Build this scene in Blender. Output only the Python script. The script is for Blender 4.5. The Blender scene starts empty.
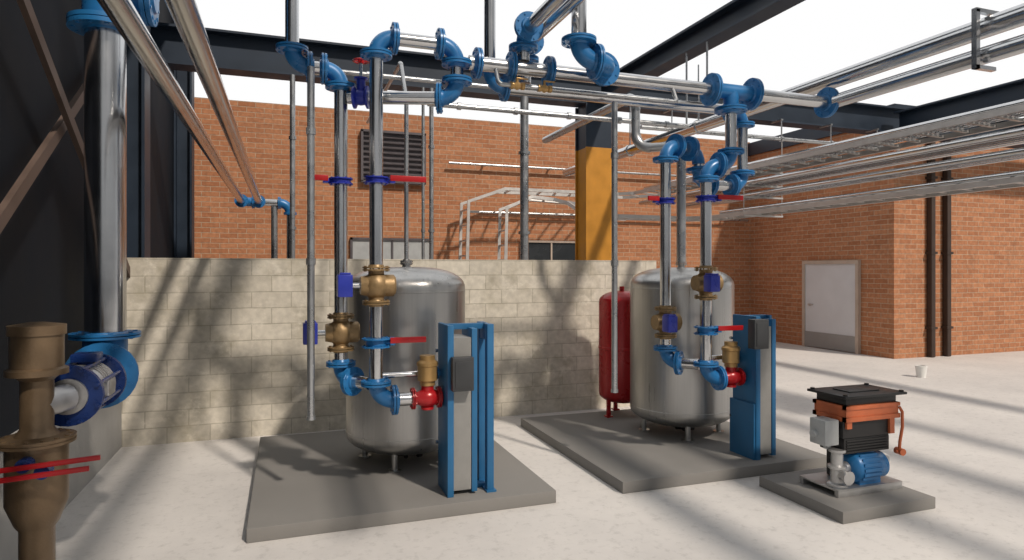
import bpy, bmesh, math, random
from mathutils import Vector, Matrix
random.seed(7)
V=Vector
scene=bpy.context.scene
COL=scene.collection
# ---------------------------------------------------------------- materials
def nodes(name):
    m=bpy.data.materials.new(name); m.use_nodes=True
    nt=m.node_tree; b=nt.nodes['Principled BSDF']
    return m,nt,b
def N(nt,t,**k):
    n=nt.nodes.new(t)
    for a,v in k.items(): setattr(n,a,v)
    return n
def mat(name,col,rough=.5,metal=0.0,var=.12,scale=6,bump=0.0,bscale=60,rvar=.08,spec=.5,stretch=None):
    m,nt,b=nodes(name)
    b.inputs['Specular IOR Level'].default_value=spec
    tc=N(nt,'ShaderNodeTexCoord'); nz=N(nt,'ShaderNodeTexNoise'); nz.inputs['Scale'].default_value=scale; nz.inputs['Detail'].default_value=6
    src=tc.outputs['Object']
    if stretch:
        ml=N(nt,'ShaderNodeVectorMath',operation='MULTIPLY'); ml.inputs[1].default_value=stretch; nt.links.new(src,ml.inputs[0]); src=ml.outputs[0]
    nt.links.new(src,nz.inputs['Vector'])
    mp=N(nt,'ShaderNodeMapRange'); mp.inputs['From Min'].default_value=.3; mp.inputs['From Max'].default_value=.7
    mp.inputs['To Min'].default_value=1-var; mp.inputs['To Max'].default_value=1+var
    nt.links.new(nz.outputs['Fac'],mp.inputs['Value'])
    vm=N(nt,'ShaderNodeVectorMath',operation='SCALE'); vm.inputs[0].default_value=col[:3]
    nt.links.new(mp.outputs['Result'],vm.inputs['Scale']); nt.links.new(vm.outputs[0],b.inputs['Base Color'])
    mr=N(nt,'ShaderNodeMapRange'); mr.inputs['From Min'].default_value=.3; mr.inputs['From Max'].default_value=.7; mr.inputs['To Min'].default_value=max(0.03,rough-rvar); mr.inputs['To Max'].default_value=min(1,rough+rvar)
    nt.links.new(nz.outputs['Fac'],mr.inputs['Value']); nt.links.new(mr.outputs['Result'],b.inputs['Roughness'])
    b.inputs['Metallic'].default_value=metal
    if bump:
        n2=N(nt,'ShaderNodeTexNoise'); n2.inputs['Scale'].default_value=bscale; n2.inputs['Detail'].default_value=4
        nt.links.new(tc.outputs['Object'],n2.inputs['Vector'])
        bp=N(nt,'ShaderNodeBump'); bp.inputs['Strength'].default_value=bump; bp.inputs['Distance'].default_value=.01
        nt.links.new(n2.outputs['Fac'],bp.inputs['Height']); nt.links.new(bp.outputs['Normal'],b.inputs['Normal'])
    return m
def brickmat(name,c1,c2,mortar,bw,rh,ms,stain,stainc,rough=.85,bump=.5,bias=0.0,big=.25,sscale=1.1,s0=.52,smear=None):
    m,nt,b=nodes(name)
    tc=N(nt,'ShaderNodeTexCoord'); sp=N(nt,'ShaderNodeSeparateXYZ'); ad=N(nt,'ShaderNodeMath',operation='ADD'); cb=N(nt,'ShaderNodeCombineXYZ')
    L=nt.links.new
    L(tc.outputs['Object'],sp.inputs[0]); L(sp.outputs['X'],ad.inputs[0]); L(sp.outputs['Y'],ad.inputs[1]); L(ad.outputs[0],cb.inputs['X']); L(sp.outputs['Z'],cb.inputs['Y'])
    wn=N(nt,'ShaderNodeTexNoise'); wn.inputs['Scale'].default_value=5; L(cb.outputs[0],wn.inputs['Vector'])
    ws=N(nt,'ShaderNodeVectorMath',operation='SCALE'); ws.inputs['Scale'].default_value=.012; L(wn.outputs['Color'],ws.inputs[0])
    wa=N(nt,'ShaderNodeVectorMath',operation='ADD'); L(cb.outputs[0],wa.inputs[0]); L(ws.outputs[0],wa.inputs[1])
    br=N(nt,'ShaderNodeTexBrick'); br.inputs['Scale'].default_value=1; br.inputs['Brick Width'].default_value=bw; br.inputs['Row Height'].default_value=rh
    br.inputs['Mortar Size'].default_value=ms; br.inputs['Mortar Smooth'].default_value=.3; br.inputs['Bias'].default_value=bias
    br.inputs['Color1'].default_value=(*c1,1); br.inputs['Color2'].default_value=(*c2,1); br.inputs['Mortar'].default_value=(*mortar,1)
    L(wa.outputs[0],br.inputs['Vector'])
    nz=N(nt,'ShaderNodeTexNoise'); nz.inputs['Scale'].default_value=sscale; nz.inputs['Detail'].default_value=8; nz.inputs['Roughness'].default_value=.65
    L(tc.outputs['Object'],nz.inputs['Vector'])
    mr=N(nt,'ShaderNodeMapRange'); mr.inputs['From Min'].default_value=s0; mr.inputs['From Max'].default_value=s0+.22; mr.inputs['To Max'].default_value=stain
    L(nz.outputs['Fac'],mr.inputs['Value'])
    mx=N(nt,'ShaderNodeMix',data_type='RGBA'); L(mr.outputs['Result'],mx.inputs[0]); L(br.outputs['Color'],mx.inputs[6]); mx.inputs[7].default_value=(*stainc,1)
    last=mx.outputs[2]
    if smear:
        n3=N(nt,'ShaderNodeTexNoise'); n3.inputs['Scale'].default_value=4.5; n3.inputs['Detail'].default_value=9; n3.inputs['Roughness'].default_value=.7; L(wa.outputs[0],n3.inputs['Vector'])
        m3=N(nt,'ShaderNodeMapRange'); m3.inputs['From Min'].default_value=.55; m3.inputs['From Max'].default_value=.64; m3.inputs['To Max'].default_value=.6; L(n3.outputs['Fac'],m3.inputs['Value'])
        mm=N(nt,'ShaderNodeMix',data_type='RGBA'); L(m3.outputs['Result'],mm.inputs[0]); L(last,mm.inputs[6]); mm.inputs[7].default_value=(*smear,1); last=mm.outputs[2]
    n2=N(nt,'ShaderNodeTexNoise'); n2.inputs['Scale'].default_value=14; n2.inputs['Detail'].default_value=8
    L(tc.outputs['Object'],n2.inputs['Vector'])
    m2=N(nt,'ShaderNodeMapRange'); m2.inputs['From Min'].default_value=.3; m2.inputs['From Max'].default_value=.7; m2.inputs['To Min'].default_value=1-big; m2.inputs['To Max'].default_value=1+big
    L(n2.outputs['Fac'],m2.inputs['Value'])
    sc=N(nt,'ShaderNodeVectorMath',operation='SCALE'); L(last,sc.inputs[0]); L(m2.outputs['Result'],sc.inputs['Scale']); L(sc.outputs[0],b.inputs['Base Color'])
    b.inputs['Roughness'].default_value=rough
    hm=N(nt,'ShaderNodeMath',operation='SUBTRACT'); L(n2.outputs['Fac'],hm.inputs[0]); L(br.outputs['Fac'],hm.inputs[1])
    bp=N(nt,'ShaderNodeBump'); bp.inputs['Strength'].default_value=bump; bp.inputs['Distance'].default_value=.01
    L(hm.outputs[0],bp.inputs['Height']); L(bp.outputs['Normal'],b.inputs['Normal'])
    return m
def floormat():
    m,nt,b=nodes('floor_concrete'); L=nt.links.new
    tc=N(nt,'ShaderNodeTexCoord')
    a=N(nt,'ShaderNodeTexNoise'); a.inputs['Scale'].default_value=.5; a.inputs['Detail'].default_value=10; a.inputs['Roughness'].default_value=.65
    c=N(nt,'ShaderNodeTexNoise'); c.inputs['Scale'].default_value=12; c.inputs['Detail'].default_value=10; c.inputs['Roughness'].default_value=.75
    L(tc.outputs['Object'],a.inputs['Vector']); L(tc.outputs['Object'],c.inputs['Vector'])
    r=N(nt,'ShaderNodeValToRGB'); r.color_ramp.elements[0].position=.3; r.color_ramp.elements[0].color=(.50,.485,.475,1)
    r.color_ramp.elements[1].position=.6; r.color_ramp.elements[1].color=(.63,.61,.59,1)
    L(a.outputs['Fac'],r.inputs['Fac'])
    r2=N(nt,'ShaderNodeMapRange'); r2.inputs['From Min'].default_value=.35; r2.inputs['From Max'].default_value=.48; r2.inputs['To Min'].default_value=.82; r2.inputs['To Max'].default_value=1.0
    L(c.outputs['Fac'],r2.inputs['Value'])
    s=N(nt,'ShaderNodeVectorMath',operation='SCALE'); L(r.outputs['Color'],s.inputs[0]); L(r2.outputs['Result'],s.inputs['Scale']); L(s.outputs[0],b.inputs['Base Color'])
    b.inputs['Roughness'].default_value=.7
    bp=N(nt,'ShaderNodeBump'); bp.inputs['Strength'].default_value=.2; bp.inputs['Distance'].default_value=.01; L(c.outputs['Fac'],bp.inputs['Height']); L(bp.outputs['Normal'],b.inputs['Normal'])
    return m
M=dict(
 steel=mat('galvanized_steel',(.57,.58,.595),.2,1.0,.05,5,rvar=.04),
 tank=mat('brushed_tank_steel',(.44,.44,.435),.32,.95,.07,5,rvar=.05,stretch=(9,9,.25)),
 thin=mat('thin_grey_pipe',(.42,.435,.45),.3,.85,.08,9),
 blue=mat('blue_paint',(.018,.15,.375),.33,.05,.08,8),
 blue2=mat('deep_blue_paint',(.010,.035,.16),.3,.1,.12,8),
 navy=mat('royal_blue_paint',(.02,.035,.33),.32,.1,.1,8),
 frame=mat('heat_exchanger_blue',(.020,.13,.29),.42,.1,.08,5),
 red=mat('red_paint',(.38,.010,.014),.28,.1,.04,4,rvar=.02),
 brass=mat('bronze_paint',(.27,.18,.085),.4,.4,.2,14,.2,80),
 gold=mat('gold_actuator',(.45,.28,.11),.33,.5,.15,14),
 tan=mat('bronze_cast_iron',(.16,.11,.065),.38,.45,.15,8,.15,60),
 dark=mat('dark_navy_steel',(.012,.024,.044),.5,.1,.2,2),
 black=mat('black_plastic',(.012,.012,.013),.45,.0,.2,6),
 cladding=mat('black_cladding',(.0075,.010,.0155),.75,0,.3,1.5,spec=.15),
 brown=mat('brown_brace_paint',(.11,.075,.06),.6,.1,.25,4),
 yellow=mat('yellow_column_paint',(.50,.22,.018),.5,.0,.12,5),
 orange=mat('orange_paint',(.50,.13,.05),.45,.1,.15,8),
 grey=mat('grey_box_paint',(.38,.40,.41),.5,.1,.08,8),
 alu=mat('cast_aluminium',(.5,.5,.5),.4,.8,.1,12),
 plates=mat('heat_plate_edges',(.42,.42,.41),.45,.3,.08,10),
 charcoal=mat('charcoal_box',(.035,.038,.042),.45,.0,.1,10),
 white=mat('white_plastic',(.75,.75,.73),.5,0,.05,10),
 pad=mat('pad_concrete',(.20,.194,.185),.8,0,.06,2.5,.08,90),
 kerb=mat('grey_render',(.36,.355,.345),.85,0,.12,2.5,.3,40),
 tray=mat('tray_zinc',(.52,.51,.50),.45,.55,.06,9),
 door=mat('door_paint',(.60,.62,.66),.5,0,.05,2),
 doorlow=mat('door_kickplate',(.30,.30,.30),.5,.2,.06,4),
 doorframe=mat('door_frame',(.45,.37,.31),.6,0,.1,4),
 glass=mat('dark_window',(.03,.035,.04),.25,.2,.2,2),
 louver=mat('louver_metal',(.10,.09,.10),.55,.3,.15,6),
 shadebrown=mat('rusty_brown_steel',(.05,.032,.025),.6,.2,.2,5),
)
M['floor']=floormat()
M['brick']=brickmat('orange_brick',(.45,.20,.098),(.35,.14,.064),(.42,.31,.22),.34,.105,.008,.35,(.27,.135,.075),big=.17)
M['block']=brickmat('concrete_block',(.62,.58,.50),(.51,.475,.405),(.42,.39,.325),.42,.18,.007,.85,(.32,.29,.215),.9,.35,0,.12,1.7,.50,smear=(.69,.65,.57))
# ---------------------------------------------------------------- mesh helpers
def frame(axis):
    return V(axis).normalized().to_track_quat('Z','Y').to_matrix()
def lathe(bm,p,axis,prof,seg=32):
    R=frame(axis); p=V(p); rings=[]
    for r,h in prof:
        if r<=1e-6: rings.append([bm.verts.new(p+R@V((0,0,h)))])
        else: rings.append([bm.verts.new(p+R@V((r*math.cos(2*math.pi*i/seg),r*math.sin(2*math.pi*i/seg),h))) for i in range(seg)])
    for a,b in zip(rings,rings[1:]):
        for i in range(seg):
            j=(i+1)%seg
            if len(a)==1 and len(b)==1: continue
            if len(a)==1: bm.faces.new((a[0],b[j],b[i]))
            elif len(b)==1: bm.faces.new((a[i],a[j],b[0]))
            else: bm.faces.new((a[i],a[j],b[j],b[i]))
    return bm
def cyl(bm,a,b,r,seg=24,r2=None):
    a=V(a); b=V(b); L=(b-a).length; r2=r if r2 is None else r2
    return lathe(bm,a,b-a,[(0,0),(r,0),(r2,L),(0,L)],seg)
def box(bm,a,b,bev=0.0,rot=None,piv=None):
    a=V(a); b=V(b); c=(a+b)/2; s=b-a
    t=bmesh.new(); bmesh.ops.create_cube(t,size=1)
    for v in t.verts: v.co=V((v.co.x*s.x,v.co.y*s.y,v.co.z*s.z))
    if bev: bmesh.ops.bevel(t,geom=t.edges[:],offset=bev,segments=2,affect='EDGES',profile=.6)
    mp={}
    for v in t.verts:
        co=v.co+c
        if rot is not None:
            pv=V(piv) if piv is not None else c
            co=rot@(co-pv)+pv
        mp[v]=bm.verts.new(co)
    for f in t.faces: bm.faces.new([mp[v] for v in f.verts])
    t.free(); return bm
def sweep(bm,pts,r,seg=18,caps=True,sq=None):
    pts=[V(p) for p in pts]; n=len(pts); tan=[]
    for i in range(n):
        if i==0: t=pts[1]-pts[0]
        elif i==n-1: t=pts[-1]-pts[-2]
        else: t=(pts[i+1]-pts[i]).normalized()+(pts[i]-pts[i-1]).normalized()
        tan.append(t.normalized())
    u=tan[0].cross(V((0,0,1)))
    if u.length<.1: u=tan[0].cross(V((0,1,0)))
    u.normalize(); rings=[]
    for i in range(n):
        u=(u-tan[i]*u.dot(tan[i])).normalized(); w=tan[i].cross(u)
        if sq: 
            ring=[bm.verts.new(pts[i]+u*a*sq[0]/2+w*b*sq[1]/2) for a,b in((1,1),(-1,1),(-1,-1),(1,-1))]
        else: ring=[bm.verts.new(pts[i]+(u*math.cos(2*math.pi*k/seg)+w*math.sin(2*math.pi*k/seg))*r) for k in range(seg)]
        rings.append(ring)
    m=len(rings[0])
    for a,b in zip(rings,rings[1:]):
        for i in range(m):
            j=(i+1)%m; bm.faces.new((a[i],a[j],b[j],b[i]))
    if caps: bm.faces.new(rings[0][::-1]); bm.faces.new(rings[-1])
    return bm
def flange(bm,p,axis,r,t=.016,pair=True,bolts=8,seg=28):
    p=V(p); ax=V(axis).normalized(); g=.003
    if pair:
        for s in (-1,1): lathe(bm,p+ax*s*g,ax*s,[(0,0),(r,0),(r,t),(r*.6,t),(r*.54,t+.016),(0,t+.016)],seg)
    else: lathe(bm,p-ax*t/2,ax,[(0,0),(r,0),(r,t),(0,t)],seg)
    R=frame(ax); e=(g+t+.007) if pair else t/2+.007
    for k in range(bolts):
        a=2*math.pi*(k+.5)/bolts; q=p+R@V((r*.84*math.cos(a),r*.84*math.sin(a),0))
        cyl(bm,q-ax*e,q+ax*e,r*.065+.001,6)
    return bm
def finish(name,bm,m,loc,parent=None,label=None):
    loc=V(loc)
    bmesh.ops.recalc_face_normals(bm,faces=bm.faces[:])
    for v in bm.verts: v.co-=loc
    for f in bm.faces: f.smooth=True
    for e in bm.edges:
        if len(e.link_faces)==2 and e.calc_face_angle(0)>math.radians(38): e.smooth=False
    me=bpy.data.meshes.new(name); bm.to_mesh(me); bm.free(); me.materials.append(m)
    o=bpy.data.objects.new(name,me); COL.objects.link(o)
    if parent is not None: o.parent=parent
    else: o.location=loc
    if label: o['label']=label
    return o
class T:
    def __init__(s,name,label,cat,loc,group=None):
        s.loc=V(loc); s.e=bpy.data.objects.new(name,None); s.e.empty_display_size=.1; s.e.location=loc; COL.objects.link(s.e)
        s.e['label']=label; s.e['category']=cat
        if group: s.e['group']=group
    def part(s,name,bm,m,label=None,parent=None):
        return finish(name,bm,M[m],s.loc,parent or s.e,label)
def solo(name,label,cat,bm,m,loc,group=None,kind=None):
    o=finish(name,bm,M[m],loc)
    if label: o['label']=label
    if cat: o['category']=cat
    if group: o['group']=group
    if kind: o['kind']=kind
    return o
def struct(name,bm,m,label=None):
    o=finish(name,bm,M[m],(0,0,0)); o['kind']='structure'
    if label: o['label']=label
    return o
B=bmesh.new
def route(th,pts,r,Rb=.13,em='blue',pm='steel',ek=1.2,fr=.122,fl=True,ends=(False,False)):
    pts=[V(p) for p in pts]; cur=pts[0]; fls=[]
    if ends[0]: fls.append((pts[0],(pts[1]-pts[0]).normalized()))
    for i in range(1,len(pts)):
        d1=(pts[i]-pts[i-1]).normalized()
        if i<len(pts)-1:
            d2=(pts[i+1]-pts[i]).normalized(); th_a=d1.angle(d2); rb=Rb; t=rb*math.tan(th_a/2)
            a=pts[i]-d1*t
        else: a=pts[i]
        if (a-cur).length>.015 and (a-cur).dot(d1)>0:
            th.part('pipe_section',cyl(B(),cur,a,r,28),pm)
        if i<len(pts)-1:
            n=(d2-d1*d1.dot(d2)).normalized(); K=max(3,int(th_a/.12))
            arc=[a+d1*rb*math.sin(th_a*k/K)+n*rb*(1-math.cos(th_a*k/K)) for k in range(K+1)]
            th.part('elbow',sweep(B(),arc,r*ek,26),em)
            if fl:
                if not fls or (fls[-1][0]-a).length>.06: fls.append((a,d1))
                fls.append((arc[-1],d2))
            cur=arc[-1]
        else:
            if ends[1]: fls.append((a,d1))
    for p,d in fls: th.part('flange',flange(B(),p,d,fr),em)
# ---------------------------------------------------------------- setting
struct('floor',box(B(),(-12,-6,-.2),(40,30,0)),'floor')
struct('wall_back',box(B(),(-2.0,14.35,0),(12.0,14.65,5.36)),'brick')
struct('wall_right',box(B(),(12.0,9.95,0),(12.3,14.65,5.2)),'brick')
struct('wall_front_right',box(B(),(12.3,9.95,0),(22,10.25,5.2)),'brick')
bm=B(); box(bm,(11.93,9.88,4.98),(12.32,14.35,5.32)); box(bm,(12.32,9.88,4.98),(22,10.27,5.32)); struct('trim_1',bm,'dark')
struct('wall_left',box(B(),(-2.0,1.5,0),(-1.75,14.35,7)),'cladding')
bm=B(); box(bm,(-1.75,4.0,0),(-1.62,7.7,.75)); struct('wall_left_plinth',bm,'kerb')
struct('wall_block',box(B(),(-1.75,7.7,0),(4.85,7.9,1.99)),'block')
bm=B(); box(bm,(1.55,14.28,3.8),(2.98,14.35,4.92)); 
struct('trim_2',bm,'louver')
bm=B()
for k in range(9):
    z=3.86+k*.115; box(bm,(1.6,14.22,z),(2.93,14.30,z+.02),0,Matrix.Rotation(.6,3,'X'))
box(bm,(1.55,14.2,3.8),(1.6,14.3,4.92)); box(bm,(2.93,14.2,3.8),(2.98,14.3,4.92)); box(bm,(1.55,14.2,4.88),(2.98,14.3,4.93)); box(bm,(1.55,14.2,3.78),(2.98,14.3,3.82))
struct('window_1',bm,'louver')
for i,(a,b) in enumerate(((1.33,3.15),(5.28,6.86))):
    struct('window_%d'%(i+2),box(B(),(a+.05,14.3,1.2),(b-.05,14.35,2.52)),'grey' if i==0 else 'glass')
    bm=B(); box(bm,(a,14.26,1.15),(a+.05,14.35,2.57)); box(bm,(b-.05,14.26,1.15),(b,14.35,2.57)); box(bm,(a,14.26,2.52),(b,14.35,2.57)); box(bm,((a+b)/2-.02,14.27,1.15),((a+b)/2+.02,14.35,2.55)); box(bm,(a-.05,14.22,1.1),(b+.05,14.35,1.2))
    struct('trim_%d'%(i+3),bm,'doorframe' if i else 'louver')
struct('door_1',box(B(),(11.95,10.85,.02),(12.0,12.32,2.0)),'door')
struct('door_2',box(B(),(11.93,10.85,.02),(11.96,12.32,.38)),'doorlow')
bm=B(); box(bm,(11.92,12.32,0),(12,12.40,2.08)); box(bm,(11.92,10.77,0),(12,10.85,2.08)); box(bm,(11.92,10.85,2.0),(12,12.32,2.08)); struct('trim_5',bm,'doorframe')
bm=B(); box(bm,(11.91,12.15,1.0),(11.95,12.2,1.05)); box(bm,(11.90,12.05,1.02),(11.92,12.2,1.04)); struct('trim_6',bm,'alu')
for x in (12.98,13.45):
    bm=B(); box(bm,(x-.06,9.82,0),(x+.06,9.94,5.0),.02)
    for z in (.6,2.2,3.8): box(bm,(x-.09,9.80,z),(x+.09,9.95,z+.05))
    solo('downpipe','dark square metal downpipe fixed to the brick facade','downpipe',bm,'shadebrown',(x,9.88,0),'brick facade downpipes')
# ---------------------------------------------------------------- steel structure
def ibeam(bm,a,b,h,w,up=(0,0,1)):
    a=V(a); b=V(b); ax=(b-a).normalized(); up=V(up); sd=ax.cross(up).normalized(); tf=.03; tw=.02
    def pr(w0,w1,h0,h1):
        vs=[]
        for p in (a,b):
            for x,y in ((w0,h0),(w1,h0),(w1,h1),(w0,h1)): vs.append(bm.verts.new(p+sd*x+up*y))
        for f in ((0,1,2,3),(7,6,5,4),(0,4,5,1),(1,5,6,2),(2,6,7,3),(3,7,4,0)): bm.faces.new([vs[k] for k in f])
    pr(-w/2,w/2,0,tf); pr(-w/2,w/2,h-tf,h); pr(-tw/2,tw/2,tf,h-tf)
    return bm
def beam(a,b,h,w,label='dark navy steel I-beam spanning overhead'):
    return solo('roof_beam',label,'beam',ibeam(B(),a,b,h,w),'dark',a,'overhead roof beams')
beam((-1.75,9.2,4.47),(20,9.2,4.47),.50,.3)
beam((4.68,9.0,4.50),(4.68,-3,4.50),.28,.24)
beam((-1.4,9.0,5.3),(-1.4,-3,5.3),.34,.3)
beam((11.0,9.0,4.47),(11.0,-3,4.47),.38,.3)
# further roof steel over the near part of the yard (throws the streaks of shade on the floor)
beam((.95,5.0,5.6),(.95,-5,5.6),.3,.26)
beam((8.0,3.0,5.6),(8.0,-5,5.6),.3,.26)
beam((9.3,3.0,5.6),(9.3,-5,5.6),.3,.22)
beam((6.6,1.5,5.6),(6.6,-5,5.6),.3,.20)
th=T('steel_column','steel column painted yellow below and dark navy above','column',(4.68,9.2,0))
def col(z0,z1):
    bm=B(); x,y=4.66,9.2; w=.25
    box(bm,(x-w,y-.2,z0),(x+w,y-.17,z1)); box(bm,(x-w,y+.17,z0),(x+w,y+.2,z1)); box(bm,(x-w+.03,y-.17,z0),(x+w-.03,y+.17,z1)); return bm
th.part('column_shaft',col(0.02,3.78),'yellow'); th.part('column_head',col(3.78,4.47),'dark'); 
th.part('base_plate',box(B(),(4.36,8.9,0),(4.96,9.5,.02)),'dark')
for y in (4.0,8.2,12.0):
    bm=B(); box(bm,(-1.74,y-.16,0),(-1.71,y+.16,6.9)); box(bm,(-1.5,y-.16,0),(-1.47,y+.16,6.9)); box(bm,(-1.71,y-.015,0),(-1.5,y+.015,6.9))
    solo('wall_column','dark navy steel column against the black cladding','column',bm,'dark',(-1.6,y,0),'side wall columns')
for a,b in (((-1.56,4.2,3.95),(-1.56,8.0,1.65)),((-1.64,4.2,1.8),(-1.64,8.0,4.5))):
    solo('diagonal_brace','brown flat steel diagonal brace against the cladding','brace',sweep(B(),[a,b],.05,sq=(.04,.09)),'brown',a,'cross braces')
# ---------------------------------------------------------------- pads
for a,b,h in (((-.25,4.7),(2.04,7.25),.1),((2.64,4.7),(4.85,7.15),.1),((3.84,3.6),(4.78,4.48),.09)):
    solo('concrete_plinth','low grey concrete equipment plinth on the floor','plinth',box(B(),(a[0],a[1],0),(b[0],b[1],h),.008),'pad',((a[0]+b[0])/2,(a[1]+b[1])/2,0),'equipment plinths')
# ---------------------------------------------------------------- tanks
def tank(cx,cy,r=.55):
    th=T('storage_tank','large vertical grey steel storage tank with domed ends','tank',(cx,cy,.1),'storage tanks')
    z0=.36; z1=1.70; prof=[(0,z0-.17)]
    for k in range(1,11):
        a=math.pi/2*k/10; prof.append((r*math.sin(a)**.85,z0-.17*math.cos(a)))
    prof+= [(r,z0+.03),(r+.003,z0+.032),(r+.003,z0+.04),(r,z0+.042),(r,z1-.04),(r+.003,z1-.038),(r+.003,z1-.03),(r,z1-.028)]
    for k in range(0,13):
        a=math.pi/2*k/12; prof.append((r*math.cos(a)**.7 if k<12 else 0,z1+.19*math.sin(a)))
    th.part('tank_shell',lathe(B(),(cx,cy,0),(0,0,1),prof,96),'tank')
    for k in range(4):
        a=math.pi/4+k*math.pi/2+.35; x=cx+.40*math.cos(a); y=cy+.40*math.sin(a)
        bm=B(); cyl(bm,(x,y,.11),(x,y,.34),.028,16); cyl(bm,(x,y,.1),(x,y,.112),.06,20); th.part('leg',bm,'tank')
    bm=B(); cyl(bm,(cx,cy,1.85),(cx,cy,1.93),.04,20); flange(bm,(cx,cy,1.93),(0,0,1),.06,.012,True,6); th.part('top_nozzle',bm,'tank')
    bm=B(); cyl(bm,(cx,cy,.14),(cx,cy,.22),.03,16); cyl(bm,(cx-.08,cy-.02,.15),(cx+.12,cy-.02,.15),.022,14); cyl(bm,(cx+.12,cy-.02,.11),(cx+.12,cy-.02,.19),.03,14); cyl(bm,(cx-.02,cy-.1,.14),(cx-.02,cy-.02,.15),.02,14); th.part('drain_valve',bm,'black',label='black drain valve')
    return th
tank(1.07,5.99); tank(4.08,5.98)
cx,cy,r=3.88,6.93,.28
th=T('expansion_vessel','red painted cylindrical expansion vessel on legs','vessel',(cx,cy,.1))
prof=[(0,.24)]+[(r*math.sin(math.pi/2*k/8),.36-.12*math.cos(math.pi/2*k/8)) for k in range(1,9)]+[(r,.9),(r+.006,.905),(r+.006,.93),(r,.935)]+[(r*math.cos(math.pi/2*k/8) if k<8 else 0,1.48+.13*math.sin(math.pi/2*k/8)) for k in range(9)]
th.part('vessel_shell',lathe(B(),(cx,cy,0),(0,0,1),prof,64),'red')
for k in range(3):
    a=math.radians(200+120*k); x=cx+.24*math.cos(a); y=cy+.24*math.sin(a)
    bm=B(); box(bm,(x-.02,y-.02,.1),(x+.02,y+.02,.42)); box(bm,(x-.04,y-.04,.1),(x+.04,y+.04,.115)); th.part('leg',bm,'red')
bm=B(); cyl(bm,(cx,cy,1.6),(cx,cy,1.66),.03,16); th.part('top_valve',bm,'red')
# ---------------------------------------------------------------- heat exchangers
def hx(x,post,boxside):
    y0,y1=4.85,5.15
    th=T('plate_heat_exchanger','tall blue framed plate heat exchanger with grey plate pack','heat exchanger',(x+.15,5,.1),'plate heat exchangers')
    bm=B(); box(bm,(x,y0,.1),(x+.035,y1,1.43),.004); box(bm,(x-.0,y0-.03,.1),(x+.05,y0,1.43),.004)
    if not post: box(bm,(x-.02,y0-.02,.1),(x+.02,y1+.02,.62),.004)
    th.part('frame_plate',bm,'frame')
    x2=x+.2
    bm=B(); n=22
    box(bm,(x+.036,y0+.005,.14),(x2-.001,y1-.005,1.33))
    for k in range(n):
        xa=x+.053+k*(.142/n); box(bm,(xa,y0-.004,.14),(xa+.004,y0+.006,1.33))
    th.part('plate_pack',bm,'plates')
    bm=B(); box(bm,(x2,y0-.01,.12),(x2+.045,y1,1.40),.004); th.part('pressure_plate',bm,'frame')
    if post:
        bm=B(); box(bm,(x+.33,y0,.1),(x+.385,y0+.07,1.43),.004); box(bm,(x+.33,y1-.07,.1),(x+.385,y1,1.43),.004); box(bm,(x+.335,y0+.07,1.3),(x+.38,y1-.07,1.43),.004); box(bm,(x+.32,y0-.02,.1),(x+.4,y1+.02,.115)); th.part('end_post',bm,'frame')
        e=x+.36
    else:
        bm=B(); box(bm,(x+.25,y0+.08,.1),(x+.275,y1-.08,1.43)); th.part('end_post',bm,'frame'); e=x+.26
    for z0,z1 in ((1.385,1.43),(.10,.135)): th.part('guide_bar',box(B(),(x+.03,4.97,z0),(e,5.03,z1),.003),'frame')
    for z in (.45,.85,1.2):
        bm=B(); yy=y1+.01; cyl(bm,(x-.015,yy,z),(x2+.06,yy,z),.008,8); cyl(bm,(x-.02,yy,z),(x,yy,z),.016,6); cyl(bm,(x2+.035,yy,z),(x2+.05,yy,z),.016,6)
        th.part('tie_bolt',bm,'steel')
    if boxside: b0,b1=(x+.02,4.74,.93),(x+.19,4.815,1.19)
    else: b0,b1=(x-.10,4.72,1.14),(x+.06,4.815,1.41)
    bm=B(); box(bm,b0,b1,.008); box(bm,(b0[0]+.02,b0[1]-.006,b0[2]+.03),(b1[0]-.02,b0[1]+.002,b1[2]-.03),.002)
    th.part('control_box',bm,'charcoal',label='dark grey control box')
hx(1.18,True,True); hx(4.10,False,False)
# ---------------------------------------------------------------- valves
def motor_valve(p,side=True):
    x,y,z=p
    th=T('motorized_valve','bronze ball valve with blue actuator box on steel pipe','valve',p,'motorized valves')
    bm=B(); lathe(bm,(x,y,z-.12),(0,0,1),[(0,0),(.06,0),(.06,.03),(.09,.06),(.108,.12),(.09,.18),(.06,.21),(.06,.24),(0,.24)],28)
    lathe(bm,(x+.02,y,z),(1,0,0),[(0,0),(.085,0),(.085,.11),(.07,.125),(.0,.125)],28); lathe(bm,(x-.02,y,z),(-1,0,0),[(0,0),(.09,0),(.07,.1),(0,.1)],28)
    th.part('valve_body',bm,'brass')
    for dz in (-.13,.13): th.part('flange',flange(B(),(x,y,z+dz),(0,0,1),.105,.012),'brass')
    if side:
        th.part('stem',cyl(B(),(x-.1,y,z),(x-.19,y,z),.022,14),'steel')
        bm=B(); box(bm,(x-.29,y-.06,z-.085),(x-.18,y+.06,z+.085),.01); box(bm,(x-.275,y-.05,z+.085),(x-.195,y+.05,z+.1),.004); th.part('actuator',bm,'navy',label='royal blue actuator box')
    else:
        th.part('stem',cyl(B(),(x-.06,y-.07,z),(x-.07,y-.15,z),.022,14),'steel')
        bm=B(); box(bm,(x-.13,y-.25,z-.075),(x-.03,y-.14,z+.075),.01); box(bm,(x-.12,y-.24,z+.075),(x-.04,y-.15,z+.09),.004); th.part('actuator',bm,'navy',label='royal blue actuator box')
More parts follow.
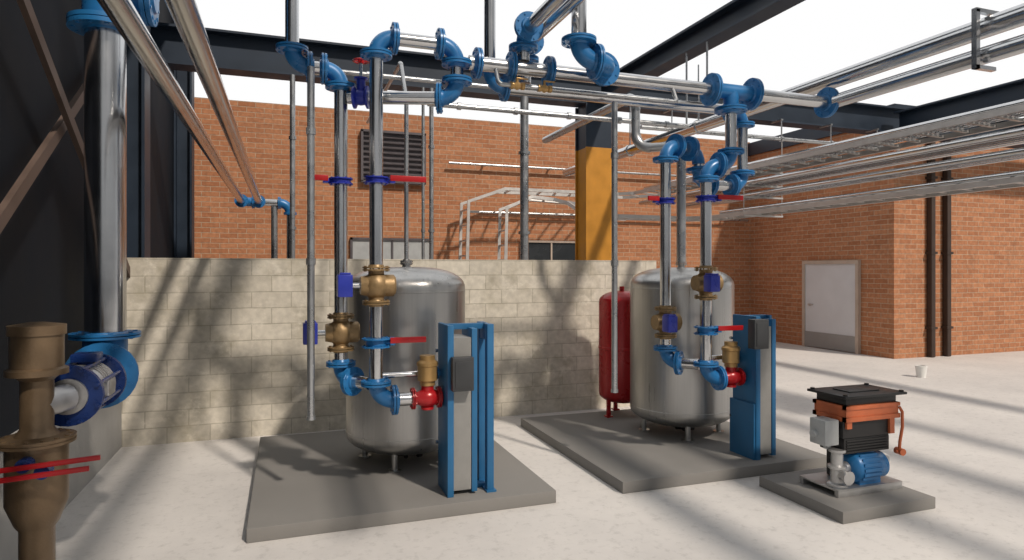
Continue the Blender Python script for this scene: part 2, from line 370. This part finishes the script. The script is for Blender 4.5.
def lever_valve(p,dirx,body='blue',handle='red',hl=.26,slim=False):
    x,y,z=p; k=.095 if slim else .11; t=.02 if slim else .03
    th=T('lever_valve','blue butterfly valve with a flat red lever handle','valve',p,'lever valves')
    bm=B(); lathe(bm,(x,y,z-t+.005),(0,0,1),[(0,0),(.075,0),(.08,t-.005),(.075,2*t-.01),(0,2*t-.01)],28); flange(bm,(x,y,z-t),(0,0,1),k,.009,False); flange(bm,(x,y,z+t),(0,0,1),k,.009,False)
    th.part('valve_body',bm,body)
    bm=B(); cyl(bm,(x+dirx*.07,y-.0,z),(x+dirx*.13,y-.02,z),.02,12); box(bm,(min(x+dirx*.1,x+dirx*.14),y-.05,z-.02),(max(x+dirx*.1,x+dirx*.14),y+.01,z+.04),.004); th.part('stem',bm,body)
    bm=B(); a=x+dirx*.10; b=x+dirx*(.12+hl); box(bm,(min(a,b),y-.055,z-.005),(max(a,b),y-.035,z+.04),.004); th.part('handle',bm,handle)
# ---------------------------------------------------------------- unit piping
PR=.052
def pump_and_lower(dx,hxx):
    A=V((.42+dx,5.3,0)); Bp=V((.66+dx,5.0,0))
    th=T('charging_pipe','grey steel pipe with blue elbow joining the heat exchanger line','pipe',(A.x,A.y,.95),'lower pipework')
    route(th,[(A.x,A.y,1.21),(A.x,A.y,.98),(Bp.x-.04,Bp.y+.05,.98)],PR,.13,fr=.115)
    th=T('heat_exchanger_feed','steel pipe run with blue elbows feeding the heat exchanger','pipe',(Bp.x,Bp.y,.8),'lower pipework')
    route(th,[(Bp.x,Bp.y,1.59),(Bp.x,Bp.y,.85),(hxx-.25,Bp.y,.85)],PR,.14,fr=.115)
    th2=T('bypass_pipe','thin steel pipe from the tee to the heat exchanger','pipe',(Bp.x,Bp.y,1.0),'lower pipework')
    th2.part('pipe_section',cyl(B(),(Bp.x+.04,Bp.y+.08,1.03),(hxx,Bp.y+.08,1.03),.024,18),'steel')
    th2.part('flange',flange(B(),(hxx-.03,Bp.y+.08,1.03),(1,0,0),.05,.01),'blue')
    x=hxx-.12
    th=T('control_valve','red cast valve with gold cylindrical actuator on top','valve',(x,5,.75),'red control valves')
    bm=B(); lathe(bm,(x-.11,5,.85),(1,0,0),[(0,0),(.05,0),(.05,.03),(.07,.07),(.078,.11),(.07,.15),(.05,.19),(.05,.22),(0,.22)],26); cyl(bm,(x,5,.85),(x,5,.95),.05,20); cyl(bm,(x,5,.78),(x,5,.76),.05,20)
    th.part('valve_body',bm,'red')
    for ddx in (-.115,.09): th.part('flange',flange(B(),(x+ddx,5,.85),(1,0,0),.085,.009,True),'red')
    bm=B(); lathe(bm,(x,5,.95),(0,0,1),[(0,0),(.06,0),(.06,.03),(.078,.04),(.078,.15),(.085,.155),(.085,.18),(.06,.20),(.06,.235),(0,.24)],28); th.part('actuator',bm,'gold',label='gold cylindrical actuator')
pump_and_lower(0,1.18); pump_and_lower(3.02,4.08)
motor_valve((.42,5.3,1.36)); motor_valve((.66,5.0,1.74)); motor_valve((3.44,5.3,1.36),False); motor_valve((3.68,5.0,1.74),False)
for dx in (0,3.02): lever_valve((.66+dx,5.0,1.30),1)
lever_valve((.42,5.3,2.57),-1,'navy',hl=.12,slim=True); lever_valve((.66,5.0,2.55),1,'navy',slim=True)
lever_valve((3.44,5.3,2.52),-1,'navy',hl=.1,slim=True); lever_valve((3.68,5.0,2.52),1,'navy',slim=True)
th=T('riser_pipe','tall grey steel riser pipe with blue elbows and flanges','pipe',(.42,5.3,1.5),'riser pipes')
route(th,[(.42,5.3,1.5),(.42,5.3,3.46),(.05,5.3,3.46),(.05,5.3,4.4)],PR)
th=T('riser_pipe','tall grey steel riser looping over through blue elbows','pipe',(.66,5.0,1.87),'riser pipes')
route(th,[(.66,5.0,1.88),(.66,5.0,3.66),(1.3,5.0,3.66),(1.3,5.0,3.24),(.47,5.26,3.24)],PR,.14)
x,y,z=.57,5.225,3.24
th=T('gate_valve','small blue gate valve with red handwheel on top','valve',(x,y,z))
bm=B(); ax=V((1,-.32,0)).normalized(); lathe(bm,V((x,y,z))-ax*.06,ax,[(0,0),(.09,0),(.09,.015),(.06,.03),(.065,.06),(.06,.09),(.09,.105),(.09,.12),(0,.12)],22); cyl(bm,(x,y,z),(x,y,z+.14),.035,16); cyl(bm,(x,y,z+.14),(x,y,z+.155),.055,16); th.part('valve_body',bm,'navy')
th.part('stem',cyl(B(),(x,y,z+.155),(x,y,z+.3),.012,10),'steel')
bm=B(); cyl(bm,(x,y,z+.27),(x,y,z+.31),.025,12); sweep(bm,[V((x,y,z+.29))+V((math.cos(t*math.pi/8)*.06,math.sin(t*math.pi/8)*.06,0)) for t in range(17)],.008,8)
for t in range(4): cyl(bm,(x,y,z+.29),(x+.06*math.cos(t*math.pi/2),y+.06*math.sin(t*math.pi/2),z+.29),.006,6)
th.part('handwheel',bm,'red')
# headers
th=T('header_pipe','long overhead steel header pipe with blue flanged tees','pipe',(1.4,5.0,3.54))
th.part('pipe_section',cyl(B(),(1.40,5.0,3.54),(5.10,5.0,3.54),.058,30),'steel')
for x in (1.47,1.76,2.1): th.part('flange',flange(B(),(x,5,3.54),(1,0,0),.125),'blue')
bm=B(); cyl(bm,(3.74,5,3.54),(4.2,5,3.54),.07,26); cyl(bm,(3.96,5,3.54),(3.96,5,3.36),.07,26); th.part('tee',bm,'blue')
for p,a in (((3.74,5,3.54),(1,0,0)),((4.2,5,3.54),(1,0,0)),((3.96,5,3.37),(0,0,1)),((5.12,5,3.54),(1,0,0))): th.part('flange',flange(B(),p,a,.15),'blue')
# thin instrument line with brass valves hung below the header
th=T('instrument_line','thin steel line looping below the header pipe','pipe',(1.6,4.9,3.35))
route(th,[(1.62,4.97,3.50),(1.62,4.90,3.36),(3.3,4.90,3.36),(3.3,4.97,3.50)],.018,.04,'thin','thin',1.1,fl=False)
for x in (1.78,2.02):
    th=T('ball_valve','small brass ball valve on the thin line','valve',(x,4.9,3.36),'brass ball valves')
    bm=B(); lathe(bm,(x-.06,4.9,3.36),(1,0,0),[(0,0),(.03,0),(.03,.025),(.022,.03),(.035,.06),(.022,.09),(.03,.095),(.03,.12),(0,.12)],16); cyl(bm,(x,4.9,3.38),(x,4.9,3.42),.012,10); th.part('valve_body',bm,'gold')
    th.part('handle',box(B(),(x-.01,4.885,3.415),(x+.09,4.905,3.425),.002),'gold')
th=T('header_pipe','overhead steel header dropping through blue elbows to the riser','pipe',(3.44,5.3,1.5))
route(th,[(1.72,5.45,4.6),(1.72,5.45,3.5),(4.46,5.45,3.5),(4.46,5.45,2.72),(3.90,5.42,2.72),(3.90,5.42,3.06),(3.44,5.3,3.06),(3.44,5.3,1.5)],PR,.14)
th=T('riser_pipe','steel riser with blue S-bend up to the header tee','pipe',(3.68,5.0,1.87),'riser pipes')
route(th,[(3.68,5.0,1.88),(3.68,5.0,2.84),(3.96,5.0,2.84),(3.96,5.0,3.37)],PR,.135)
th=T('overhead_pipe','overhead steel pipe with blue elbow dropping to the header','pipe',(1.87,5.0,3.6),'overhead pipes')
route(th,[(1.87,1.0,3.84),(1.87,5.0,3.84),(1.87,5.0,3.6)],PR)
th=T('overhead_pipe','overhead steel pipe with blue elbow dropping to the header','pipe',(2.06,5.45,3.6),'overhead pipes')
route(th,[(2.06,1.0,3.9),(2.06,5.45,3.9),(2.06,5.45,3.56)],PR)
th=T('overhead_drop','vertical steel drop pipe turning through blue elbows into the header','pipe',(2.24,4.66,3.62),'overhead pipes')
route(th,[(2.21,4.64,4.7),(2.21,4.64,3.54),(2.51,4.64,3.54),(2.51,4.94,3.54)],.062,.148,fr=.14,ek=1.18)
th=T('overhead_pipe','long overhead steel pipe running from the header end','pipe',(5.14,5,3.5),'overhead pipes')
th.part('pipe_section',cyl(B(),(5.16,4.99,3.54),(5.16,.5,3.54),.068,28),'steel')
th=T('overhead_pipe','long overhead steel pipe above the header','pipe',(5.2,5,3.7),'overhead pipes')
th.part('pipe_section',cyl(B(),(5.2,11.5,3.77),(5.2,.5,3.77),.08,28),'steel')
for y in (7.2,9.0): 
    bm=B(); cyl(bm,(5.2,y,3.77),(5.2,y+.05,3.77),.095,24); cyl(bm,(5.2,y+.025,3.85),(5.2,y+.025,4.6),.01,8); th.part('pipe_clamp',bm,'steel')
bm=B(); box(bm,(5.03,3.46,3.42),(5.07,3.5,3.88)); box(bm,(5.03,3.46,3.86),(5.30,3.5,3.89)); box(bm,(5.03,3.46,3.42),(5.25,3.5,3.45)); th.part('pipe_bracket',bm,'steel')
for x,y,z in ((.185,5.15,.71),(2.89,5.3,.72)):
    bm=B(); cyl(bm,(x,y,z),(x,y,3.42),.028,18); cyl(bm,(x,y,z),(x,y,z+.03),.034,18)
    for q in (1.9,2.9): cyl(bm,(x,y,q),(x,y,q+.05),.036,18)
    solo('drain_pipe','thin grey vertical pipe ending above the plinth','pipe',bm,'thin',(x,y,z),'thin drain pipes')
th=T('vent_pipe','thick grey pipe with bends dropping to the tank top','pipe',(4.08,5.98,1.95))
route(th,[(4.08,5.98,1.95),(4.08,5.98,3.22),(3.70,6.3,3.22),(3.70,6.3,3.82),(3.70,8.95,3.82)],.05,.17,'thin','thin',1.08,fl=False)
th=T('vent_pipe','thin grey vent pipe rising from the tank top','pipe',(1.07,5.99,1.95))
route(th,[(1.07,5.99,1.95),(1.07,5.99,3.45),(1.07,6.3,3.9),(1.07,9.0,3.9)],.02,.08,'thin','thin',1.1,fl=False)
for x,r in ((.09,.035),(1.85,.022),(1.97,.032),(3.39,.065)):
    bm=B(); cyl(bm,(x,9.02,0),(x,9.02,4.46),r,20)
    for z in (2.4,3.6): cyl(bm,(x,9.02,z),(x,9.02,z+.04),r*1.4,20)
    solo('conduit','straight vertical grey pipe rising to the roof beam','pipe',bm,'thin',(x,9.02,0),'vertical grey pipes')
for (y,z,r,x0,x1) in ((6.2,3.72,.022,.3,4.6),(6.6,3.60,.028,1.4,4.6),(8.86,4.12,.035,5.3,10.8),(14.2,4.3,.03,3.5,11.8),(14.2,3.2,.03,4.0,11.8)):
    bm=B(); cyl(bm,(x0,y,z),(x1,y,z),r,16)
    for k in range(5):
        xx=x0+(x1-x0)*(k+.5)/5; cyl(bm,(xx,y,z),(xx+.04,y,z),r*1.4,16)
        if y==8.86: cyl(bm,(xx+.02,y,z),(xx+.02,y,4.46),.01,8); box(bm,(xx,y-.02,4.44),(xx+.04,9.1,4.465))
        if y>14: box(bm,(xx,y,z-.02),(xx+.04,14.345,z+.02))
    if y<7: cyl(bm,(4.58,y,z),(4.58,y,4.49),.012,8)
    solo('conduit','long horizontal thin grey pipe overhead','pipe',bm,'thin',(x0,y,z),'horizontal grey pipes')
th=T('overhead_pipe','overhead steel pipe ending in blue manifold elbow','pipe',(-.70,11.9,0),'overhead pipes')
route(th,[(-.70,.8,3.03),(-.70,11.9,3.03),(.08,11.9,3.03),(.08,11.9,0.02)],.06,.18,fr=.11,ek=1.3)
th=T('overhead_pipe','overhead steel pipe joining the manifold beside the brick wall','pipe',(-.43,11.55,0),'overhead pipes')
th.part('pipe_section',cyl(B(),(-.43,.8,3.03),(-.43,11.84,3.03),.06,26),'steel'); th.part('flange',flange(B(),(-.43,11.74,3.03),(0,1,0),.11),'blue')
solo('conduit','straight vertical grey pipe below the blue manifold','pipe',cyl(B(),(-.18,11.9,0),(-.18,11.9,2.97),.055,20),'thin',(-.18,11.9,0),'vertical grey pipes')
# big left riser
x,y=-1.20,5.23
xv=-1.15
th=T('large_riser_pipe','large diameter steel riser pipe with blue flanges and elbow','pipe',(x,y,.9))
route(th,[(x,y,5.2),(x,y,1.15),(xv,4.84,1.15)],.128,.25,fr=.22,ek=1.08)
th.part('flange',flange(B(),(x,y,3.58),(0,0,1),.23,.03,True,12),'blue')
bm=B(); cyl(bm,(x,y,3.62),(x,y,5.0),.142,32); cyl(bm,(x,y,3.84),(x+.24,y,3.84),.13,28); th.part('tee',bm,'blue'); th.part('flange',flange(B(),(x+.27,y,3.84),(1,0,0),.21,.03,True,12),'blue')
th=T('check_valve','silver bodied valve between dark blue bolted flanges','valve',(xv,4.4,1.0))
bm=B(); lathe(bm,(xv,4.76,1.15),(0,-1,0),[(0,0),(.10,0),(.10,.04),(.12,.08),(.14,.14),(.14,.34),(.12,.42),(.10,.46),(.10,.56),(0,.56)],36)
for k in range(5): lathe(bm,(xv,4.61-k*.045,1.15),(0,1,0),[(0,0),(.147,0),(.147,.012),(0,.012)],36)
box(bm,(xv+.06,4.42,1.10),(xv+.155,4.58,1.2),.01)
th.part('valve_body',bm,'alu')
for yy,rr in ((4.76,.175),(4.24,.17)): th.part('flange',flange(B(),(xv,yy,1.15),(0,1,0),rr,.016,True,10),'blue2')
bm=B(); cyl(bm,(xv+.02,4.5,1.25),(xv+.02,4.5,1.32),.05,16); box(bm,(xv-.05,4.43,1.31),(xv+.09,4.57,1.36),.01); th.part('valve_bonnet',bm,'blue2')
for k in range(8):
    a=k*math.pi/4+.39; th.part('tie_bolt',cyl(B(),(xv+.155*math.cos(a),4.2,1.15+.155*math.sin(a)),(xv+.155*math.cos(a),4.8,1.15+.155*math.sin(a)),.012,8),'blue2')
x,y=-1.235,4.02
th=T('strainer_vessel','bronze coloured cast vertical strainer body with bolted flanges','strainer',(x,y,0))
lat=[(0,0),(.17,0),(.17,.03),(.08,.05),(.08,.50),(.10,.53),(.14,.64),(.14,.95),(.17,.95),(.17,.98),(.10,.99),(.075,1.03),(.075,1.28),(.11,1.31),(.14,1.31),(.14,1.34),(.12,1.35),(.12,1.52),(.13,1.52),(.13,1.57),(.04,1.585),(0,1.585)]
th.part('strainer_body',lathe(B(),(x,y,0),(0,0,1),lat,44),'tan')
bm=B(); cyl(bm,(x,y,1.15),(xv,4.19,1.15),.075,28); th.part('nozzle',bm,'alu')
th.part('flange',flange(B(),(x,y,.965),(0,0,1),.175,.014,True,14),'tan')
for q,zz,l in ((0,.88,.34),(.04,.84,.30)):
    th=T('lever_valve','long red lever handle on the bronze strainer body','valve',(x+.05,y-.18,zz),'strainer drain valves')
    th.part('valve_body',cyl(B(),(x+q*2,y-.13,zz),(x+q*2,y-.20,zz),.035,20),'blue2')
    bm=B(); box(bm,(x-.18,y-.225-q,zz-.01),(x+l,y-.205-q,zz+.015),.004,Matrix.Rotation(-.06,3,'Y')); th.part('handle',bm,'red')
# ---------------------------------------------------------------- cable ladders
def ladder(name,label,ra,rb,sp=.3,group='cable ladders',hh=.05,ww=.035):
    th=T(name,label,'cable tray',ra[0],group)
    for rr in (ra,rb): th.part('side_rail',sweep(B(),rr,.03,sq=(ww,hh)),'tray')
    for i in range(len(ra)-1):
        a0,a1,b0,b1=V(ra[i]),V(ra[i+1]),V(rb[i]),V(rb[i+1]); n=max(1,int((a1-a0).length/sp))
        for k in range(n):
            t=(k+.5)/n; th.part('rung',sweep(B(),[a0.lerp(a1,t),b0.lerp(b1,t)],.012,sq=(.045,.03)),'tray')
    return th
ladder('cable_ladder','galvanized overhead cable ladder turning along the brick wall',
 [(7.62,3,3.64),(7.62,13.0,3.64),(7.35,13.3,3.64),(4.55,13.3,3.64),(3.72,13.3,3.34),(3.66,13.3,1.0)],
 [(8.32,3,3.64),(8.32,13.3,3.64),(7.8,13.9,3.64),(4.55,13.9,3.64),(3.72,13.9,3.34),(3.66,13.9,1.0)],.32,hh=.07,ww=.05)
ladder('cable_ladder','galvanized lower cable ladder with curved corners ending behind the wall',
 [(7.8,3,2.88),(7.8,10.4,2.88),(7.5,10.75,2.88),(6.0,10.75,2.88),(5.65,10.95,2.9),(5.5,11.3,2.95),(5.5,12.1,3.25),(5.35,12.45,3.35),(4.9,12.6,3.4),(4.35,12.6,3.15),(4.3,12.6,1.0)],
 [(8.2,3,2.88),(8.2,10.6,2.88),(7.65,11.15,2.88),(6.2,11.15,2.88),(6.0,11.2,2.9),(5.9,11.4,2.95),(5.9,12.3,3.25),(5.65,12.85,3.35),(5.0,13.05,3.4),(4.35,13.05,3.15),(4.3,13.05,1.0)],.3,hh=.07,ww=.05)
ladder('cable_ladder','short galvanized cable ladder beside the brick wall',
 [(7.2,12.2,3.0),(6.5,12.2,3.0),(6.2,12.2,2.7),(6.2,12.2,1.2)],
 [(7.2,12.7,3.0),(6.5,12.7,3.0),(6.2,12.7,2.7),(6.2,12.7,1.2)],hh=.07,ww=.05)
for k in range(6):
    xx=7.70+.108*k; solo('conduit','long straight steel conduit lying in the cable ladder','conduit',cyl(B(),(xx,3,3.715),(xx,12.7,3.715),.038,16),'steel',(xx,3,3.7),'ladder conduits')
for k in range(4):
    xx=7.85+.10*k; solo('conduit','long straight steel conduit lying in the cable ladder','conduit',cyl(B(),(xx,3,2.955),(xx,10.2,2.955),.036,16),'steel',(xx,3,2.94),'ladder conduits')
for k in range(5):
    for zz in (3.40,3.20):
        if zz==3.20 and k in (0,4): continue
        xx=7.70+.135*k
        solo('conduit','straight steel pipe carried on the trapeze hangers','pipe',cyl(B(),(xx,3,zz),(xx,12.9 if zz>3.3 else 11.5,zz),.045,18),'steel',(xx,3,zz),'hanger pipes')
for yy in (4.2,9.2):
    bm=B(); 
    for xx in (7.56,8.39): cyl(bm,(xx,yy,2.82),(xx,yy,4.47),.008,8)
    for z in (2.80,3.125,3.325,3.57): box(bm,(7.55,yy-.02,z),(8.40,yy+.02,z+.03))
    solo('ladder_hanger','threaded rod trapeze hanger carrying the cable ladders','hanger',bm,'tray',(8,yy,2.8),'trapeze hangers')
# ---------------------------------------------------------------- compressor on small plinth
X,Y,Z=4.46,4.05,.09
th=T('compressor_set','black and orange machine with blue motor on steel baseplate','pump',(X,Y,Z))
bm=B(); box(bm,(X-.42,Y-.22,Z),(X+.25,Y-.18,Z+.05),.004); box(bm,(X-.42,Y+.14,Z),(X+.25,Y+.18,Z+.05),.004); box(bm,(X-.42,Y-.22,Z+.045),(X+.25,Y+.18,Z+.06)); th.part('base_frame',bm,'alu')
mx,my_=X-.22,Y-.10
bm=B(); lathe(bm,(mx,my_,Z+.185),(1,0,0),[(0,0),(.06,0),(.11,.03),(.12,.05),(.12,.27),(.105,.29),(.105,.35),(.05,.38),(0,.38)],32)
for k in range(20):
    a=2*math.pi*k/20; c=V((mx+.07,my_,Z+.185)); dr=V((0,math.cos(a),math.sin(a))); sweep(bm,[c+dr*.125,c+dr*.125+V((.18,0,0))],.01,sq=(.008,.024))
box(bm,(mx+.06,my_-.08,Z+.06),(mx+.28,my_+.08,Z+.11)); th.part('motor',bm,'blue',label='blue ribbed electric motor')
th.part('motor_shaft_cover',cyl(B(),(X+.19,Y-.06,Z+.19),(X+.24,Y-.06,Z+.19),.06,24),'white',label='white round cover')
px,py=X-.33,Y-.12
bm=B(); lathe(bm,(px,py,Z+.06),(0,0,1),[(0,0),(.075,0),(.075,.02),(.05,.03),(.05,.13),(.07,.14),(.07,.16),(.045,.17),(.045,.26),(.065,.27),(.065,.29),(0,.29)],26); cyl(bm,(px,py,Z+.185),(px+.14,my_,Z+.185),.05,20); cyl(bm,(px,py,Z+.15),(px,py-.1,Z+.15),.035,18); cyl(bm,(px,py-.1,Z+.15),(px,py-.12,Z+.15),.055,18); th.part('pump_casing',bm,'alu')
bm=B(); box(bm,(X-.49,Y-.16,Z+.39),(X-.35,Y+.0,Z+.59),.01); cyl(bm,(X-.49,Y-.06,Z+.47),(X-.52,Y-.06,Z+.47),.03,14); box(bm,(X-.39,Y-.08,Z+.34),(X-.35,Y-.04,Z+.39)); th.part('junction_box',bm,'grey',label='light grey junction box')
bm=B(); box(bm,(X-.31,Y-.17,Z+.31),(X+.17,Y+.08,Z+.44),.015); box(bm,(X-.33,Y-.18,Z+.44),(X+.20,Y+.09,Z+.585),.01); box(bm,(X-.2,Y+.03,Z+.06),(X+.16,Y+.12,Z+.36),.02)
for k in range(5): box(bm,(X-.29,Y-.18,Z+.325+k*.022),(X+.14,Y-.16,Z+.335+k*.022))
th.part('housing',bm,'black')
bm=B()
for a,b in (((X-.33,Y-.21),(X+.24,Y-.17)),((X-.33,Y+.09),(X+.24,Y+.13)),((X-.33,Y-.21),(X-.29,Y+.13)),((X+.20,Y-.21),(X+.24,Y+.13))):
    box(bm,(a[0],a[1],Z+.575),(b[0],b[1],Z+.61)); box(bm,(a[0],a[1],Z+.67),(b[0],b[1],Z+.70)); box(bm,(a[0]+.01,a[1]+.01,Z+.6),(b[0]-.01,b[1]-.01,Z+.68))
box(bm,(X-.30,Y-.18,Z+.6),(X+.21,Y+.1,Z+.66))
box(bm,(X+.14,Y-.2,Z+.45),(X+.19,Y-.175,Z+.58)); box(bm,(X-.31,Y-.2,Z+.52),(X-.26,Y-.175,Z+.58))
th.part('orange_frame',bm,'orange',label='orange steel frame')
bm=B(); box(bm,(X-.37,Y-.24,Z+.765),(X+.28,Y+.15,Z+.785),.004); box(bm,(X-.31,Y-.19,Z+.70),(X+.22,Y+.11,Z+.765),.01)
for a in (-.34,.25):
    for b in (-.21,.12): cyl(bm,(X+a,Y+b,Z+.785),(X+a,Y+b,Z+.797),.018,10)
box(bm,(X-.2,Y-.12,Z+.785),(X+.12,Y+.05,Z+.795),.004); th.part('top_cover',bm,'black')
bm=B(); sweep(bm,[(X+.24,Y-.20,Z+.66),(X+.26,Y-.21,Z+.62),(X+.25,Y-.22,Z+.5),(X+.235,Y-.21,Z+.38),(X+.24,Y-.2,Z+.30)],.012,12); cyl(bm,(X+.235,Y-.24,Z+.30),(X+.245,Y-.17,Z+.30),.028,16); cyl(bm,(X+.2,Y-.2,Z+.30),(X+.27,Y-.2,Z+.30),.012,12); th.part('crank_lever',bm,'orange',label='slim copper coloured crank lever')
bm=B(); lathe(bm,(10.4,8.1,0),(0,0,1),[(0,0),(.07,0),(.09,.18),(.095,.18),(.095,.2),(.08,.2),(.07,.02),(0,.02)],28)
solo('bucket','small white bucket standing on the concrete floor','bucket',bm,'white',(10.4,8.1,0))
# ---------------------------------------------------------------- light, world, camera
w=bpy.data.worlds.new('sky'); scene.world=w; w.use_nodes=True
nt=w.node_tree; bg=nt.nodes['Background']; L=nt.links.new
tc=N(nt,'ShaderNodeTexCoord'); sp=N(nt,'ShaderNodeSeparateXYZ'); L(tc.outputs['Generated'],sp.inputs[0])
r=N(nt,'ShaderNodeValToRGB'); r.color_ramp.elements[0].position=.47; r.color_ramp.elements[0].color=(.14,.14,.14,1); r.color_ramp.elements[1].position=.54; r.color_ramp.elements[1].color=(1,1,1,1)
mr=N(nt,'ShaderNodeMapRange'); mr.inputs['From Min'].default_value=-1; mr.inputs['From Max'].default_value=1; L(sp.outputs['Z'],mr.inputs['Value']); L(mr.outputs['Result'],r.inputs['Fac'])
my=N(nt,'ShaderNodeMapRange'); my.inputs['From Min'].default_value=-.38; my.inputs['From Max'].default_value=.12; my.inputs['To Min'].default_value=.40; my.inputs['To Max'].default_value=1.0
L(sp.outputs['Y'],my.inputs['Value'])
L(r.outputs['Color'],bg.inputs['Color']); L(my.outputs['Result'],bg.inputs['Strength'])
sd=bpy.data.lights.new('sun','SUN'); sd.energy=3.1; sd.angle=.05; sd.color=(1,.885,.76); so=bpy.data.objects.new('sun',sd); COL.objects.link(so)
so.rotation_euler=V((-.27,.66,-.70)).to_track_quat('-Z','Y').to_euler(); so.location=(3,-5,10)
cam=bpy.data.cameras.new('camera'); co=bpy.data.objects.new('camera',cam); COL.objects.link(co)
cam.sensor_width=36; cam.lens=36*640/1024; cam.shift_y=-10/1024; cam.clip_start=.05
co.location=(0,0,1.86); co.rotation_euler=(math.radians(90),0,-math.radians(19.5))
scene.camera=co
scene.view_settings.view_transform='Standard'
